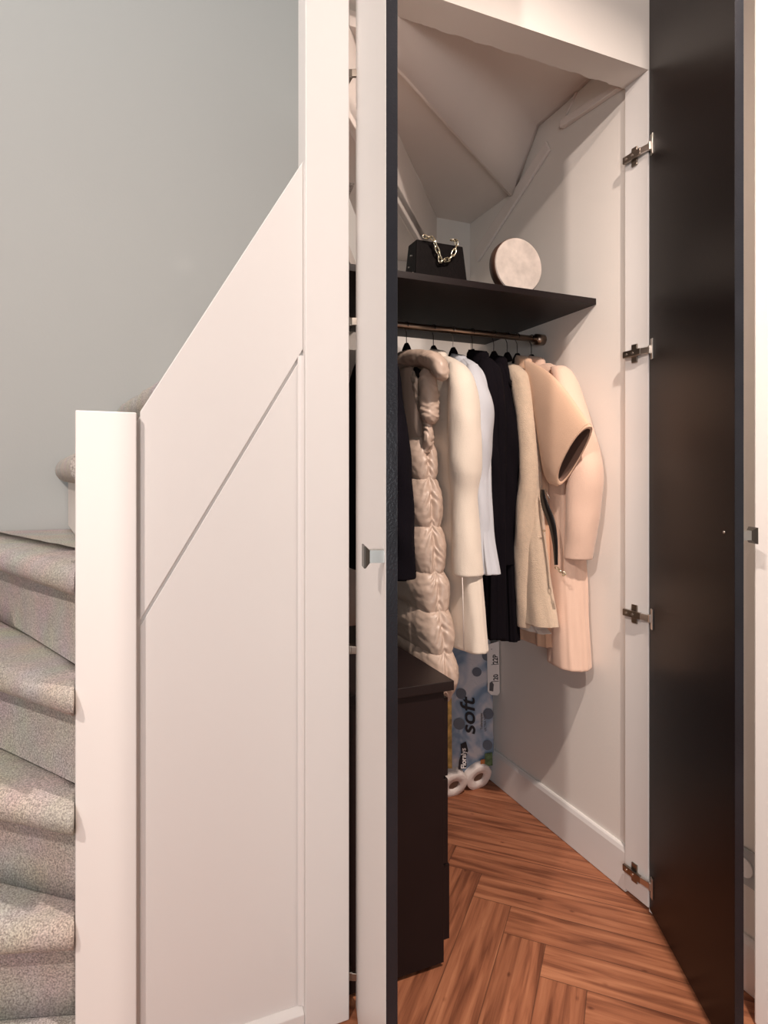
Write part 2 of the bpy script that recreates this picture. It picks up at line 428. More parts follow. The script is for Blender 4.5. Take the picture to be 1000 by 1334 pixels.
# ---------------------------------------------------------------- panelling, newel
box_n = thing('newel_post', (-.03, 1.32, 0), 'square white painted newel post at the foot of the panelled stair side', 'post')
bm = bmesh.new(); add_box(bm, -.0820, .0235, 1.275, 1.37, .001, 1.322)
from_bm('post_shaft', bm, M['paint'], box_n, bevel=.0025)
adopt(box_n)
pan = thing('stair_panelling', (.25, 1.3, 0), 'white panelled stair side with a sloping top board and tall square post', 'panelling')
h = lambda X, a, b: a[1]+(b[1]-a[1])*(X-a[0])/(b[0]-a[0])
TA, TB = (.027,1.320), (.361,1.886)
GA, GB = (.027,.905), (.3575,1.466)
xl, xr = .0305, .3590
bm = bmesh.new()      # sloping top board
add_prism_y(bm, [(xl, h(xl,GA,GB)+.006), (xr+.0, h(xr,GA,GB)+.006), (xr, h(xr,TA,TB)), (xl, h(xl,TA,TB))], 1.300, 1.3083)
from_bm('sloping_board', bm, M['paint'], pan, bevel=.002)
bm = bmesh.new()      # flat field below
add_prism_y(bm, [(xl, .002), (xr, .002), (xr, h(xr,GA,GB)-.006), (xl, h(xl,GA,GB)-.006)], 1.3030, 1.3083)
from_bm('field_panel', bm, M['paint'], pan, bevel=.0015)
bm = bmesh.new()      # back board that closes the groove
add_prism_y(bm, [(.0237, .002), (xr, .002), (xr, h(xr,TA,TB)-.02), (.0237, h(xl,TA,TB)-.02)], 1.3085, 1.334)
from_bm('backing_board', bm, M['paint'], pan)
bm = bmesh.new()      # bottom rail with sloped top
y0, y1 = 1.2875, 1.3034
v = [bm.verts.new(p) for p in ((xl,y0,.002),(xr,y0,.002),(xr,y0,.043),(xl,y0,.043),(xl,y1,.002),(xr,y1,.002),(xr,y1,.055),(xl,y1,.055))]
for f in ((0,1,2,3),(4,7,6,5),(3,2,6,7),(0,4,5,1),(0,3,7,4),(1,5,6,2)): bm.faces.new([v[i] for i in f])
from_bm('bottom_rail', bm, M['paint'], pan, bevel=.002)
# cove fillet where field meets the tall post
bm = bmesh.new()
K = 8; prof = []
for i in range(K+1):
    a = PI/2*i/K; prof.append((xr-.0122+.012*math.sin(a), 1.3+.0-(.012-.012*math.cos(a))))
prof += [(xr-.0002, 1.2995)]
add_prism(bm, prof, .056, 1.46)
from_bm('cove_fillet', bm, M['paint'], pan, smooth=False)
bm = bmesh.new(); add_box(bm, .3592, .4590, FY, 1.343, .001, CEIL-.001)
from_bm('tall_post', bm, M['paint'], pan, bevel=.003)
adopt(pan)

# ---------------------------------------------------------------- cupboard doors
def door_frame(corner, d, nrm):
    """corner: plan point of the hinge-side outer corner; d: towards the free edge; nrm: from outer to inner face"""
    c = Vector((corner.x, corner.y, 0)); d = Vector((d.x, d.y, 0)).normalized(); nn = Vector((nrm.x, nrm.y, 0)).normalized()
    return lambda p: c+d*p.x+nn*p.y+Vector((0,0,p.z))
Zh = 1.35
c1 = cam_pt(-.0429*Zh, Zh); d1 = cam_pt(.137,-.9906); n1 = cam_pt(.9906,.137)
c1 = c1-Vector((d1.x,d1.y,0)).normalized()*.038
fr1 = door_frame(c1, d1, n1)
c2i = cam_pt(.7295,1.70); d2 = cam_pt(-.055,-.9985); n2 = cam_pt(-.9985,.055)   # inner normal points left
c2 = c2i-Vector((n2.x,n2.y,0)).normalized()*.018+Vector((d2.x,d2.y,0))*.002
fr2 = door_frame(c2, d2, n2)
HH = (2.10, 1.545, .811, .081)
def knob(parent, fr, L, hz):
    k = from_bm_knob(fr, L, hz, parent)
def build_door(name, fr, L):
    root = box(name, 0, L, 0, .0030, .010, DT, M['paint'], kind='structure', frame=fr, bevel=.0006)
    box('inner_face', 0.0004, L-.0002, .0032, .018, .0102, DT-.0002, M['black'], root, frame=fr, bevel=.0006)
    box('edge_band', L+.0000, L+.0014, .0006, .0178, .010, DT, M['blackedge'], root, frame=fr, bevel=.0003)
    # square flared knob on the white face
    hz, s0 = 1.079, L-.022
    bm = bmesh.new(); add_box(bm, s0-.0095, s0+.0095, -.022, 0, hz-.0095, hz+.0095, fr)
    kb = from_bm('door_knob', bm, M['knob'], root)
    bm = bmesh.new(); q = []
    for yy, hw in ((-.022,.0096),(-.029,.0165),(-.0315,.0165)):
        q.append([bm.verts.new(fr(Vector(p))) for p in ((s0-hw,yy,hz-hw),(s0+hw,yy,hz-hw),(s0+hw,yy,hz+hw),(s0-hw,yy,hz+hw))])
    bm.faces.new(q[0]); bm.faces.new(q[2][::-1])
    for a, b in ((0,1),(1,2)):
        for k in range(4): bm.faces.new((q[a][k], q[a][(k+1) % 4], q[b][(k+1) % 4], q[b][k]))
    from_bm('knob_flange', bm, M['knobdark'], kb)
    bm = bmesh.new(); add_tube(bm, [fr(Vector((s0-.018,.0178,hz+.004))), fr(Vector((s0-.018,.0200,hz+.004)))], .0032, 12)
    from_bm('fixing_screw', bm, M['steel'], root, smooth=True)
    return root
door1 = build_door('door_1', fr1, .478)
door2 = build_door('door_2', fr2, .458)
# concealed hinges: cup flange on the door, plate and arm on the jamb
def hinge(root, fr, jx, sgn, hz, bright):
    bm = bmesh.new()                              # cup flange
    add_box(bm, .017, .031, .0182, .0215, hz-.028, hz+.028, fr)
    add_box(bm, .010, .020, .0182, .026, hz-.011, hz+.011, fr)
    hg = from_bm('door_hinge', bm, bright, root, bevel=.0008)
    bm = bmesh.new()                              # cross shaped mounting plate
    add_prism(bm, [(jx, 1.318), (jx+sgn*.005, 1.318), (jx+sgn*.005, 1.338), (jx, 1.338)], hz-.026, hz+.026)
    from_bm('mounting_plate', bm, M['hingedark'], hg, bevel=.001)
    bm = bmesh.new()                              # arm
    add_prism(bm, [(jx+sgn*.0052, 1.300), (jx+sgn*.0145, 1.297), (jx+sgn*.0145, 1.362), (jx+sgn*.0052, 1.362)], hz-.0095, hz+.0095)
    ar = from_bm('hinge_arm', bm, M['hingedark'], hg, bevel=.0015)
    for y in (1.325, 1.348):
        bm = bmesh.new(); add_cyl(bm, (jx+sgn*.0140, y, hz), (sgn,0,0), .0036, .0020, 12)
        from_bm('screw', bm, M['steel'], hg, smooth=False)
    e = fr(Vector((.012,.022,hz))); a = Vector((jx+sgn*.0105, 1.300, hz))
    bm = bmesh.new(); dd = (e-a); up = Vector((0,0,.0085)); side = dd.normalized().cross(Vector((0,0,1)))*.0035
    vv = [bm.verts.new(q) for q in (a-up-side,a-up+side,a+up+side,a+up-side,e-up-side,e-up+side,e+up+side,e+up-side)]
    for f in ((0,1,2,3),(4,7,6,5),(0,4,5,1),(1,5,6,2),(2,6,7,3),(3,7,4,0)): bm.faces.new([vv[i] for i in f])
    from_bm('hinge_link', bm, bright, hg, bevel=.001)
for hz in HH:
    hinge(door2, fr2, 1.330, -1, hz, M['steel'])
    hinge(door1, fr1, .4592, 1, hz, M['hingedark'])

# ---------------------------------------------------------------- socket on the hall wall
sk = thing('wall_socket', (WX, 1.02, .29), 'grey wall socket low on the wall just right of the open dark door', 'socket')
box('cover_plate', WX-.009, WX-.0005, .955, 1.045, .245, .33, M['socket'], sk, bevel=.003)
bm = bmesh.new(); add_cyl(bm, (WX-.0095, 1.0, .287), (-1,0,0), .022, .003, 24); from_bm('socket_ring', bm, M['whiteink'], sk)
adopt(sk)

# ---------------------------------------------------------------- shelf, rail, dresser
SH = 1.748
shelf = box('closet_shelf', .462, WX-.0005, 1.500, 2.135, SH-.019, SH, M['darkwood'], bevel=.001)
tag(shelf, 'deep dark brown shelf across the cupboard above the hanging coats', 'shelf')
RY, RZ = 1.76, 1.672
rl = thing('clothes_rail', (.9, RY, RZ), 'bronze metal clothes rail under the dark shelf carrying the hangers', 'clothes rail')
tube('rail_tube', [(.465,RY,RZ),(WX-.02,RY,RZ)], .0105, M['rail'], rl, seg=20)
bm = bmesh.new(); add_cyl(bm, (WX-.0006,RY,RZ), (-1,0,0), .0185, .034, 24); from_bm('rail_socket', bm, M['rail'], rl, smooth=True)
bm = bmesh.new(); add_cyl(bm, (.463,RY,RZ), (1,0,0), .0185, .02, 24); from_bm('rail_socket', bm, M['rail'], rl, smooth=True)
adopt(rl)
dr = thing('drawer_chest', (.52, 1.6, 0), 'low black drawer chest standing on the floor behind the left open door', 'chest of drawers')
box('carcass', .30, .7215, 1.332, 1.93, .012, .676, M['darkwood_top'], dr, bevel=.001)
box('chest_top', .29, .7445, 1.322, 1.94, .6765, .700, M['darkwood'], dr, bevel=.0012)
for z0, z1, x1 in ((.055,.240,.7440),(.248,.455,.7360),(.463,.655,.7360)):
    box('drawer', .7220, x1, 1.338 if x1 < .74 else 1.345, 1.925, z0, z1, M['darkwood_top'], dr, bevel=.001)
adopt(dr)

# ---------------------------------------------------------------- garments
def superring(cx, t, yf, yb, z, n, p=2.6, fold=None):
    ym, ry = (yf+yb)/2, (yb-yf)/2
    out = []
    for k in range(n):
        a = 2*PI*k/n
        c, s = math.cos(a), math.sin(a)
        # finer sampling at both rounded ends
        x = t*math.copysign(abs(s)**(2/p), s); y = -ry*math.copysign(abs(c)**(2/(p+1.2)), c)
        d = fold(a, z) if fold else 0
        nx, ny = (s/t), (-c/ry); l = math.hypot(nx, ny)
        out.append(Vector((cx+x+nx/l*d, ym+y+ny/l*d, z)))
    return out
def body(name, X, rows, material, parent, yb=1.97, amp=.004, freq=9, seed=0, n=180, m=110, p=2.6, flare=0, puffs=None):
    """rows: (v, u of the front edge, half thickness)"""
    R = []
    for v, u, t in rows:
        q = on_x(u, v, X)
        R.append((q.z, q.y, t))
    top = R[0][0]; bot = R[-1][0]; rings = []
    for i in range(m+1):
        z, yf, t = crom(R, i/m)
        g = (top-z)/(top-bot)
        yback = min(yb, 2*1.755-yf+.02) if g < .25 else yb
        gb = min(1, g/.22)
        yback = (2*1.75-yf)*(1-gb)+yb*gb
        def fold(a, z, g=g):
            q = amp*(.25+g)*(math.sin(freq*a+seed+.8*math.sin(z*5+seed))+.5*math.sin(freq*1.9*a+2*seed+z*3))
            return q+.0025*noise.noise(Vector((a*3, z*9, seed)))
        rings.append(superring(X+flare*g, t, yf, yback, z, n, p, fold))
    # turned hem
    last = rings[-1]
    c = sum(last, Vector())/len(last)
    rings.append([q+(c-q)*.03+Vector((0,0,-.002)) for q in last])
    rings.append([c+(q-c)*.90+Vector((0,0,.012)) for q in last])
    return rings_mesh(name, rings, material, parent)
def sleeve(name, X, rows, material, parent, depth=1.25, amp=.0022, seed=0, n=56, m=90, cuff=True, dx=0, seam=False, yoff=0):
    """rows: (v, left u, right u)"""
    R = []
    for v, a, b in rows:
        q = on_x((a+b)/2, v, X); Z = q.x*ST+q.y*CT
        R.append((q.x, q.y+yoff, q.z, (b-a)/2*Z/F_PX))
    rings = []
    fw = Vector((.62,.78,0)); rt = Vector((.78,-.62,0))
    for i in range(m+1):
        x, y, z, r = crom(R, i/m); g = i/m
        ring = []
        for k in range(n):
            a = 2*PI*k/n
            d = amp*(math.sin(2*a+z*21+seed)*noise.noise(Vector((z*7,seed,0)))*2+.6*math.sin(3*a+z*33+seed))+.0022*noise.noise(Vector((math.cos(a)*1.2,math.sin(a)*1.2,z*14+seed)))
            rr_ = r+d*min(1, g*4)
            ring.append(Vector((x, y, z))+rt*rr_*math.cos(a)+fw*(rr_*depth)*math.sin(a))
        rings.append(ring)
    last = rings[-1]; c = sum(last, Vector())/n
    rings.append([c+(q-c)*.97+Vector((0,0,-.0025)) for q in last])
    rings.append([c+(q-c)*.86+Vector((0,0,-.001)) for q in last])
    rings.append([c+(q-c)*.80+Vector((0,0,.05)) for q in last])
    return rings_mesh(name, rings, material, parent)
def collar(X, u, v, material, parent, w=.052, hh=.05, lean=.0, yl=.075):
    q = on_x(u, v, X); zt = q.z; yc = 1.74
    rings = []
    for i in range(13):
        g = i/12; z = zt-hh*g
        k = .80+.2*g if g > .15 else .70+.6*g
        ring = []
        for j in range(40):
            a = 2*PI*j/40
            lift = .010*math.cos(a)*(1-g)
            ring.append(Vector((X+w*.5*k*math.sin(a), yc-yl*.6*k*math.cos(a)-.02*(1-0), z-lift)))
        rings.append(ring)
    return rings_mesh('collar', rings, material, parent)

def hanger_at(X, label, wire=M['wire']):
    h_ = thing('coat_hanger', (X, RY, RZ), label, 'hanger', 'black coat hangers on the rail')
    pts = []
    for i in range(15):
        a = math.radians(-70+250*i/14)
        pts.append((0, .0135*math.cos(a+PI/2)*-1, .0135*math.sin(a+PI/2)-.0))
    pts = [(0, .0135*math.sin(math.radians(t)), .0135*math.cos(math.radians(t))) for t in range(-110, 151, 20)]
    pts += [(0, .001, -.022), (0, 0, -.034), (0, 0, -.092)]
    tube('hook', pts, .0014, wire, h_, seg=8)
    rings = []
    for i in range(31):
        s = -1+2*i/30; y = .115*s; z = -.094-.075*abs(s)**1.1
        hw = .0075+.006*abs(s); hh = .016-.004*abs(s)
        rings.append([Vector((hw*math.cos(2*PI*k/14), y, z-hh+hh*math.sin(2*PI*k/14))) for k in range(14)])
    rings_mesh('shoulder_bar', rings, M['hanger'], h_)
    rings = []
    for i in range(9):
        g = i/8; r = .006+.010*math.sin(g*PI/2)
        rings.append([Vector((r*.8*math.cos(2*PI*k/14), r*1.6*math.sin(2*PI*k/14), -.055-.03*g)) for k in range(14)])
    rings_mesh('neck_block', rings, M['hanger'], h_)
    return h_
hang = []
silver = M['steel']
hanger_at(.70, 'coat hanger at the far left of the rail holding the very dark coat, mostly hidden')
hanger_at(.82, 'coat hanger holding the beige quilted vest, mostly hidden by its hood')
hanger_at(.915, 'coat hanger with a dark hook holding the cream coat')
hanger_at(.987, 'coat hanger with a bright silver hook holding the pale blue coat', silver)
hanger_at(1.059, 'coat hanger holding the black coat next to the pale blue one')
hanger_at(1.142, 'coat hanger holding the black coat next to the beige woolly one')
hanger_at(1.195, 'coat hanger holding the woolly beige coat')
hanger_at(1.2356, 'coat hanger holding the camel coat with the wide short sleeve')
hanger_at(1.294, 'coat hanger nearest the right wall holding the long peach pink coat')

def garment(name, X, label, cat='coat'):
    return thing(name, (X, 1.75, 1.0), label, cat, 'coats and jackets hanging on the rail')

# very dark coat, far left
g = garment('dark_coat', .70, 'very dark coat, leftmost garment on the rail, half hidden by the open door')
body('coat_body', .70, [(452,490,.02),(462,497,.030),(485,502,.035),(560,508,.04),(660,515,.045),(757,522,.045)], M['navy'], g, seed=1, yb=1.93)
sleeve('sleeve', .70, [(466,498,515),(480,498,519),(500,499,522),(560,502,531),(620,505,537),(700,507,540),(752,508,541)], M['navy'], g, seed=2)
adopt(g)

# cream coat
g = garment('cream_coat', .915, 'long cream wool coat with a full sleeve hanging right of the quilted vest')
body('coat_body', .915, [(464,583,.018),(470,594,.030),(486,606,.038),(520,612,.040),(600,613,.042),(700,618,.043),(780,624,.044),(852,630,.046)], M['cream'], g, seed=3, amp=.0016, freq=5)
sleeve('sleeve', .907, [(472,585,600),(480,584,609),(496,583,618),(525,583,624),(570,583.5,627),(610,584,627.5),(650,588,622.5),(700,588,626),(747,589.5,630)], M['cream'], g, seed=4, amp=.0009)
collar(.910, 573, 455, M['cream'], g, w=.060)
# lining strip that shows under the sleeve, near the front edge
bm = bmesh.new(); add_tube(bm, [on_x(602,752,.868), on_x(603,790,.868), on_x(604,848,.866)], .0016, 6)
from_bm('front_edge', bm, M['creamlining'], g, smooth=True)
adopt(g)

# pale blue coat
g = garment('blue_jacket', .987, 'pale blue grey jacket squeezed between the cream coat and the black coats', 'jacket')
body('jacket_body', .987, [(467,607,.015),(474,617,.026),(492,628,.032),(540,634,.034),(620,634,.034),(700,638,.036),(749,645,.042)], M['blue'], g, seed=5, amp=.003)
sleeve('sleeve', .983, [(475,608,622),(488,606,630),(510,606,638),(535,607,642),(584,609,641),(622,611,637.5),(680,615,640),(742,618,641)], M['blue'], g, seed=6)
collar(.984, 600, 461, M['blue'], g, w=.055)
adopt(g)

# two black coats
g = garment('black_coat', 1.06, 'black coat hanging right beside the pale blue jacket, left one of two black coats')
body('coat_body', 1.06, [(462,628,.018),(470,640,.032),(490,650,.036),(560,655,.036),(700,653,.036),(834,652,.038)], M['blackwool'], g, seed=7)
sleeve('sleeve', 1.055, [(470,624,642),(500,622,655),(600,624,658),(728,628,654)], M['blackwool'], g, seed=8)
collar(1.055, 620, 457, M['blackwool'], g, w=.066, hh=.06, yl=.1)
adopt(g)
g = garment('black_coat', 1.135, 'black coat hanging directly left of the woolly beige coat')
body('coat_body', 1.135, [(470,650,.018),(480,660,.03),(500,664,.034),(560,668,.034),(700,668,.035),(780,670,.036),(836,672,.038)], M['blackwool'], g, seed=9)
sleeve('sleeve', 1.125, [(474,643,656),(485,641,661),(502,641,665.5),(555,643,675.5),(590,643,677.5),(632,642,675),(692,640,671),(733,640,672)], M['blackwool'], g, seed=10)
collar(1.132, 650, 463, M['blackwool'], g, w=.06)
adopt(g)

# beige boucle coat
g = garment('wool_coat', 1.19, 'woolly textured beige coat hanging between the black and camel coats')
body('coat_body', 1.190, [(474,668,.012),(480,680,.024),(494,690,.032),(530,696,.034),(600,701,.034),(680,705,.036),(760,713,.040),(800,719,.044),(818,721,.045)], M['beige'], g, seed=11, amp=.003, freq=5, yb=1.95)
sleeve('sleeve', 1.168, [(477,661,676),(488,663,688),(505,666,693),(555,673,699),(610,676,701.5),(680,671,700),(740,670,697),(815,673.5,696)], M['beige'], g, seed=12, depth=1.0, amp=.0012)
body('lining_hem', 1.190, [(800,700,.030),(818,708,.032),(826,714,.034)], M['creamlining'], g, seed=11, amp=.002, m=10, yb=1.9)
adopt(g)

# camel coat with wide short sleeve
g = garment('camel_coat', 1.235, 'camel coat with one wide short sleeve poking out over the pink coat')
body('coat_body', 1.235, [(470,690,.014),(478,699,.022),(500,706,.026),(560,710,.026),(620,712,.026),(740,716,.028),(843,719,.030)], M['tan'], g, seed=13, amp=.002, yb=1.73)
collar(1.232, 682, 464, M['tan'], g, w=.052)
XS = 1.196
ringspec = [((684,470),(702,530),.014),((699,475),(706,580),.022),((720,490),(709,612),.025),((741,514),(713,626),.025),((757,537),(718,631),.024),((767,551),(725,633),.022),((770,556),(729,632),.0205)]
def cuffring(s, shrink=1.0, push=0, tilt=0):
    (tu, tv), (bu, bv), th = s
    T_ = on_x(tu, tv, XS); B_ = on_x(bu, bv, XS); c = (T_+B_)/2; mj = (T_-B_)/2
    nrm = Vector((0, mj.z, -mj.y)).normalized()
    if nrm.y < 0: nrm = -nrm
    return [c+nrm*(push-tilt*min(0, math.sin(a)))+mj*shrink*math.copysign(abs(math.cos(a))**.85, math.cos(a))+Vector((th*shrink*math.sin(a),0,0)) for a in [2*PI*k/64 for k in range(64)]]
specs = []
flat = [(a[0], a[1], b[0], b[1], t) for a, b, t in ringspec]
for i in range(49):
    q = crom(flat, i/48); specs.append(((q[0],q[1]),(q[2],q[3]),q[4]))
rings = [cuffring(s, tilt=.017*max(0,(i_-34)/14)) for i_, s in enumerate(specs)]
TL = .017
rings_mesh('sleeve', rings, M['tan'], g, cap0=True, cap1=False)
e = specs[-1]
inner = [cuffring(e, tilt=TL), cuffring(e, .93, .000, TL), cuffring(e, .90, .004, TL)]
cf = rings_mesh('cuff_edge', inner, M['tan'], g, cap0=False, cap1=False)
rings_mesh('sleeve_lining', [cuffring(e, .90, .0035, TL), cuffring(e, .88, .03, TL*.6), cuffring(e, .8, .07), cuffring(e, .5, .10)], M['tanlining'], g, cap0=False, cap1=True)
s8 = cuffring(specs[41], 1.004, tilt=TL*.5)
tube('cuff_stitch', s8, .0011, M['tan'], g, seg=6, closed=True)
adopt(g)

# pink coat
g = garment('pink_coat', 1.285, 'long peach pink coat against the right wall, longest coat on the rail')
body('coat_body', 1.282, [(473,716,.016),(479,726,.030),(492,736,.040),(540,744,.044),(620,750,.046),(728,754,.046),(800,757,.048),(874,762,.050)], M['pink'], g, seed=15, amp=.0014, freq=5, yb=1.62)
sleeve('sleeve', 1.270, [(478,717,736),(486,718,745),(512,724,757.5),(555,733,771),(590,738,781),(618,739,785),(661,737,781.5),(700,736,776),(726,735,771)], M['pink'], g, seed=16, depth=1.1, amp=.0010)
collar(1.284, 705, 463, M['pink'], g, w=.056)
adopt(g)

# strap with charm hanging from the camel coat
g = thing('leather_strap', (1.22,1.6,1.1), 'glossy black leather strap with a small gold charm hanging beside the camel coat', 'strap')
path = [(706.5,638,2),(707.5,648,3.6),(711.5,662,5),(717,676,5),(721,692,4),(723.5,712,3),(724.5,736,2)]
L_ = []; R_ = []
XP = 1.180
for i in range(33):
    u, v, w = crom(path, i/32); L_.append(on_x(u-w, v, XP)); R_.append(on_x(u+w, v, XP))
bm = bmesh.new()
A = [bm.verts.new(q) for q in L_]; B = [bm.verts.new(q) for q in R_]
for i in range(32): bm.faces.new((A[i], A[i+1], B[i+1], B[i]))
o = from_bm('strap_band', bm, M['leather'], g, smooth=True); md = o.modifiers.new('s','SOLIDIFY'); md.thickness = .002
tube('strap_trim', [on_x(708,636,XP), on_x(712,642,XP), on_x(716,650,XP)], .0012, M['steel'], g, seg=6)
def chain_link(c, d, L, W, r, flip, parent, material, name='chain_link'):
    d = Vector(d).normalized(); ref = Vector((0,-1,0)) if not flip else Vector((1,0,.2))
    s = d.cross(ref).normalized(); pts = []
    for k in range(18):
        a = 2*PI*k/18; pts.append(Vector(c)+d*(L/2*math.copysign(abs(math.cos(a))**.75, math.cos(a)))+s*(W/2*math.sin(a)))
    return tube(name, pts, r, material, parent, seg=8, closed=True)
cp = [on_x(723,738,XP), on_x(727,742,XP), on_x(731,746,XP), on_x(735,745,XP), on_x(733,750,XP), on_x(737,748,XP)]
for i in range(5):
    chain_link((cp[i]+cp[i+1])/2, cp[i+1]-cp[i], .013, .009, .0014, i % 2, g, M['gold'], 'charm_link')
chain_link(on_x(708,735.5-44,XP), (0,0,1), .004, .012, .001, 0, g, M['gold'], 'belt_loop_pin')
adopt(g)

# ---------------------------------------------------------------- quilted vest
g = garment('puffer_vest', .815, 'long beige quilted puffer vest with a rolled hood hanging above the black drawer chest', 'vest')
XV = .815
rowsV = [(556,551,.034),(580,557,.046),(600,560,.051),(650,564,.055),(700,567,.058),(750,571,.060),(800,576,.061),(850,582,.061),(890,585,.060),(914,579,.053)]
R = []
for v, u, t in rowsV:
    q = on_x(u, v, XV); R.append((q.z, q.y, t))
seams_v = [(564,548),(621,557),(683,562),(743,565),(793,570),(847,576),(915,575)]
seam_z = [on_x(u, v, XV).z for v, u in seams_v]
n, m = 360, 520; rings = []
for i in range(m+1):
    z, yf, t = crom(R, i/m)
    # puff profile between horizontal seams
    lo = 0
    for k in range(len(seam_z)-1):
        if z <= seam_z[k]: lo = k
    z0, z1 = seam_z[lo], seam_z[lo+1]
    f = min(1, max(0, (z0-z)/(z0-z1)))
    puff = (math.sin(PI*f)**.55 if 0 < f < 1 else 0)
    ds = min(f, 1-f)*(z0-z1)
    gback = min(1, max(.0, (seam_z[0]+.02-z)/.2))
    ybk = 1.90
    ym, ry = (yf+ybk)/2, (ybk-yf)/2
    ring = []
    for k in range(n):
        a = 2*PI*k/n; c_, s_ = math.cos(a), math.sin(a)
        x = t*math.copysign(abs(s_)**(2/2.5), s_); y = -ry*math.copysign(abs(c_)**(2/4.6), c_)
        aa = a if a < PI else a-2*PI                # 0 at the front: the side seam of the vest
        sd = abs(x)/t if abs(aa) < 1.2 else 1        # distance from the side seam
        seamdip = math.exp(-(sd/.16)**2) if c_ > 0 else 0
        s_arc = (x*14+y*6)
        wr = math.exp(-ds/.016)*.0020*math.sin(150*(x+y*.8)+6*noise.noise(Vector((x*30,y*20,lo*3))))
        wr += math.exp(-(sd/.55)**2)*(1 if c_ > 0 else 0)*.0024*math.sin(190*(z+abs(x)*1.5)+7*noise.noise(Vector((x*22,z*18,2))))*(.4+puff*.6)
        wr += .0035*noise.noise(Vector((x*24,y*16,z*22)))+.0016*noise.noise(Vector((x*60,y*50,z*70)))
        d = .016*(puff-1)-.013*seamdip*puff+wr
        if x > 0: d *= 1
        nx, ny = s_/t, -c_/ry; l = math.hypot(nx, ny)
        sag = -.010*math.sin(PI*min(1,abs(x)/t))*(1-puff)
        ring.append(Vector((XV+x+nx/l*d, ym+y+ny/l*d, z+sag)))
    rings.append(ring)
rings_mesh('quilted_body', rings, M['puffer'], g)
def puffy_tube(name, pts, material, depth=1.0, seed=0, wr=.0016, nseg=120, X=XV, freq=130, yoff=0):
    """pts: (u, v, half width px); closed tube through the points, wrinkled"""
    Q = []
    for u, v, w in pts:
        q = on_x(u, v, X); Z = q.x*ST+q.y*CT; Q.append((q.x, q.y+yoff, q.z, w*Z/F_PX))
    rings = []; C = [crom(Q, i/nseg) for i in range(nseg+1)]
    fw = Vector((.55,.83,0))
    for i, (x, y, z, r) in enumerate(C):
        a_, b_ = C[max(0,i-1)], C[min(nseg,i+1)]
        tn = (Vector(b_[:3])-Vector(a_[:3])).normalized(); sd = tn.cross(fw).normalized(); f2 = sd.cross(tn)
        ring = []; g_ = i/nseg; endr = min(1, math.sin(PI*min(1,max(0,g_*1.0)))*6+.25) if 1 else 1
        for k in range(32):
            a = 2*PI*k/32
            ra = r*endr+wr*math.sin(freq*g_*2+3*math.sin(a*2)+8*noise.noise(Vector((g_*6,seed,a*.5))))+.002*noise.noise(Vector((g_*14,math.cos(a)*2+seed,math.sin(a)*2)))
            ring.append(Vector((x,y,z))+sd*ra*math.cos(a)+f2*ra*depth*math.sin(a))
        rings.append(ring)
    return rings_mesh(name, rings, material, g)
puffy_tube('hood_roll', [(524,494,6),(521,482,10),(527,471,12),(541,467,11),(556,468,11),(568,473,12),(574,483,11),(575,496,7)], M['puffer'], 1.5, 1, wr=.0007, freq=40)
puffy_tube('hood', [(556,482,7),(559,496,12),(561,515,13),(561,532,13),(563,545,11),(564,552,5)], M['puffer'], 1.2, 2, wr=.0012, freq=14, yoff=.012)
puffy_tube('front_panel_edge', [(525,486,5),(530,504,8),(535,528,8.5),(540,552,8),(545,575,6.5),(552,600,5)], M['puffer'], 1.6, 3, wr=.0014, freq=26, yoff=.00)
puffy_tube('armhole_edge', [(540,484,4),(546,504,7),(552,528,7),(558,550,6),(560,570,7),(557,590,5)], M['puffer'], 1.6, 4, wr=.0014, freq=26, yoff=.01)
body('vest_lining', XV, [(478,540,.030),(520,546,.040),(570,552,.036),(600,556,.030)], M['pufferin'], g, seed=4, amp=.001, m=20, n=80, yb=1.9)
bm = bmesh.new(); q = on_x(563.5,856,XV-.012); add_cyl(bm, q+Vector((-.004,-.012,0)), (-.5,-.85,0), .0065, .006, 18, .0050)
from_bm('snap_button', bm, M['hingedark'], g, smooth=False)
adopt(g)

# ---------------------------------------------------------------- handbag on the shelf
g = thing('handbag', (.87,1.65,SH), 'small black boxy handbag with a chunky gold chain standing on the shelf', 'handbag')
bm = bmesh.new()
lo = [(.782,1.618),(.962,1.618),(.962,1.705),(.782,1.705)]; hi = [(.793,1.632),(.950,1.632),(.950,1.690),(.793,1.690)]
a = [bm.verts.new((*p, SH+.0005)) for p in lo]; b = [bm.verts.new((*p, SH+.148)) for p in hi]
bm.faces.new(a[::-1]); bm.faces.new(b)
for i in range(4): bm.faces.new((a[i], a[(i+1)%4], b[(i+1)%4], b[i]))
from_bm('bag_body', bm, M['bag'], g, bevel=.004, seg=3)
ch = thing('bag_chain', (0,0,0)); ch.parent = g
cpts = [(552,308),(557,309.5),(563,309),(566.5,318),(570,327),(572.5,334),(573.5,341),(580,339),(586,337),(591,329),(594,321),(594.5,314),(588,312.5)]
cp = []
for i in range(15):
    q = crom(cpts, i/14); cp.append(on_y(q[0], q[1], 1.612 if 2 < i < 12 else 1.622))
for i in range(14):
    chain_link((cp[i]+cp[i+1])/2, cp[i+1]-cp[i], (cp[i+1]-cp[i]).length+.008, .0115, .0019, i % 2, ch, M['gold'])
for y, z in ((1.64,.05),(1.655,.105),(1.67,.075)):
    bm = bmesh.new(); add_cyl(bm, (.790-.0002*0+.0, y, SH+z), (-1,0,0), .0022, .006, 10); from_bm('rivet', bm, M['steel'], g)
adopt(g)
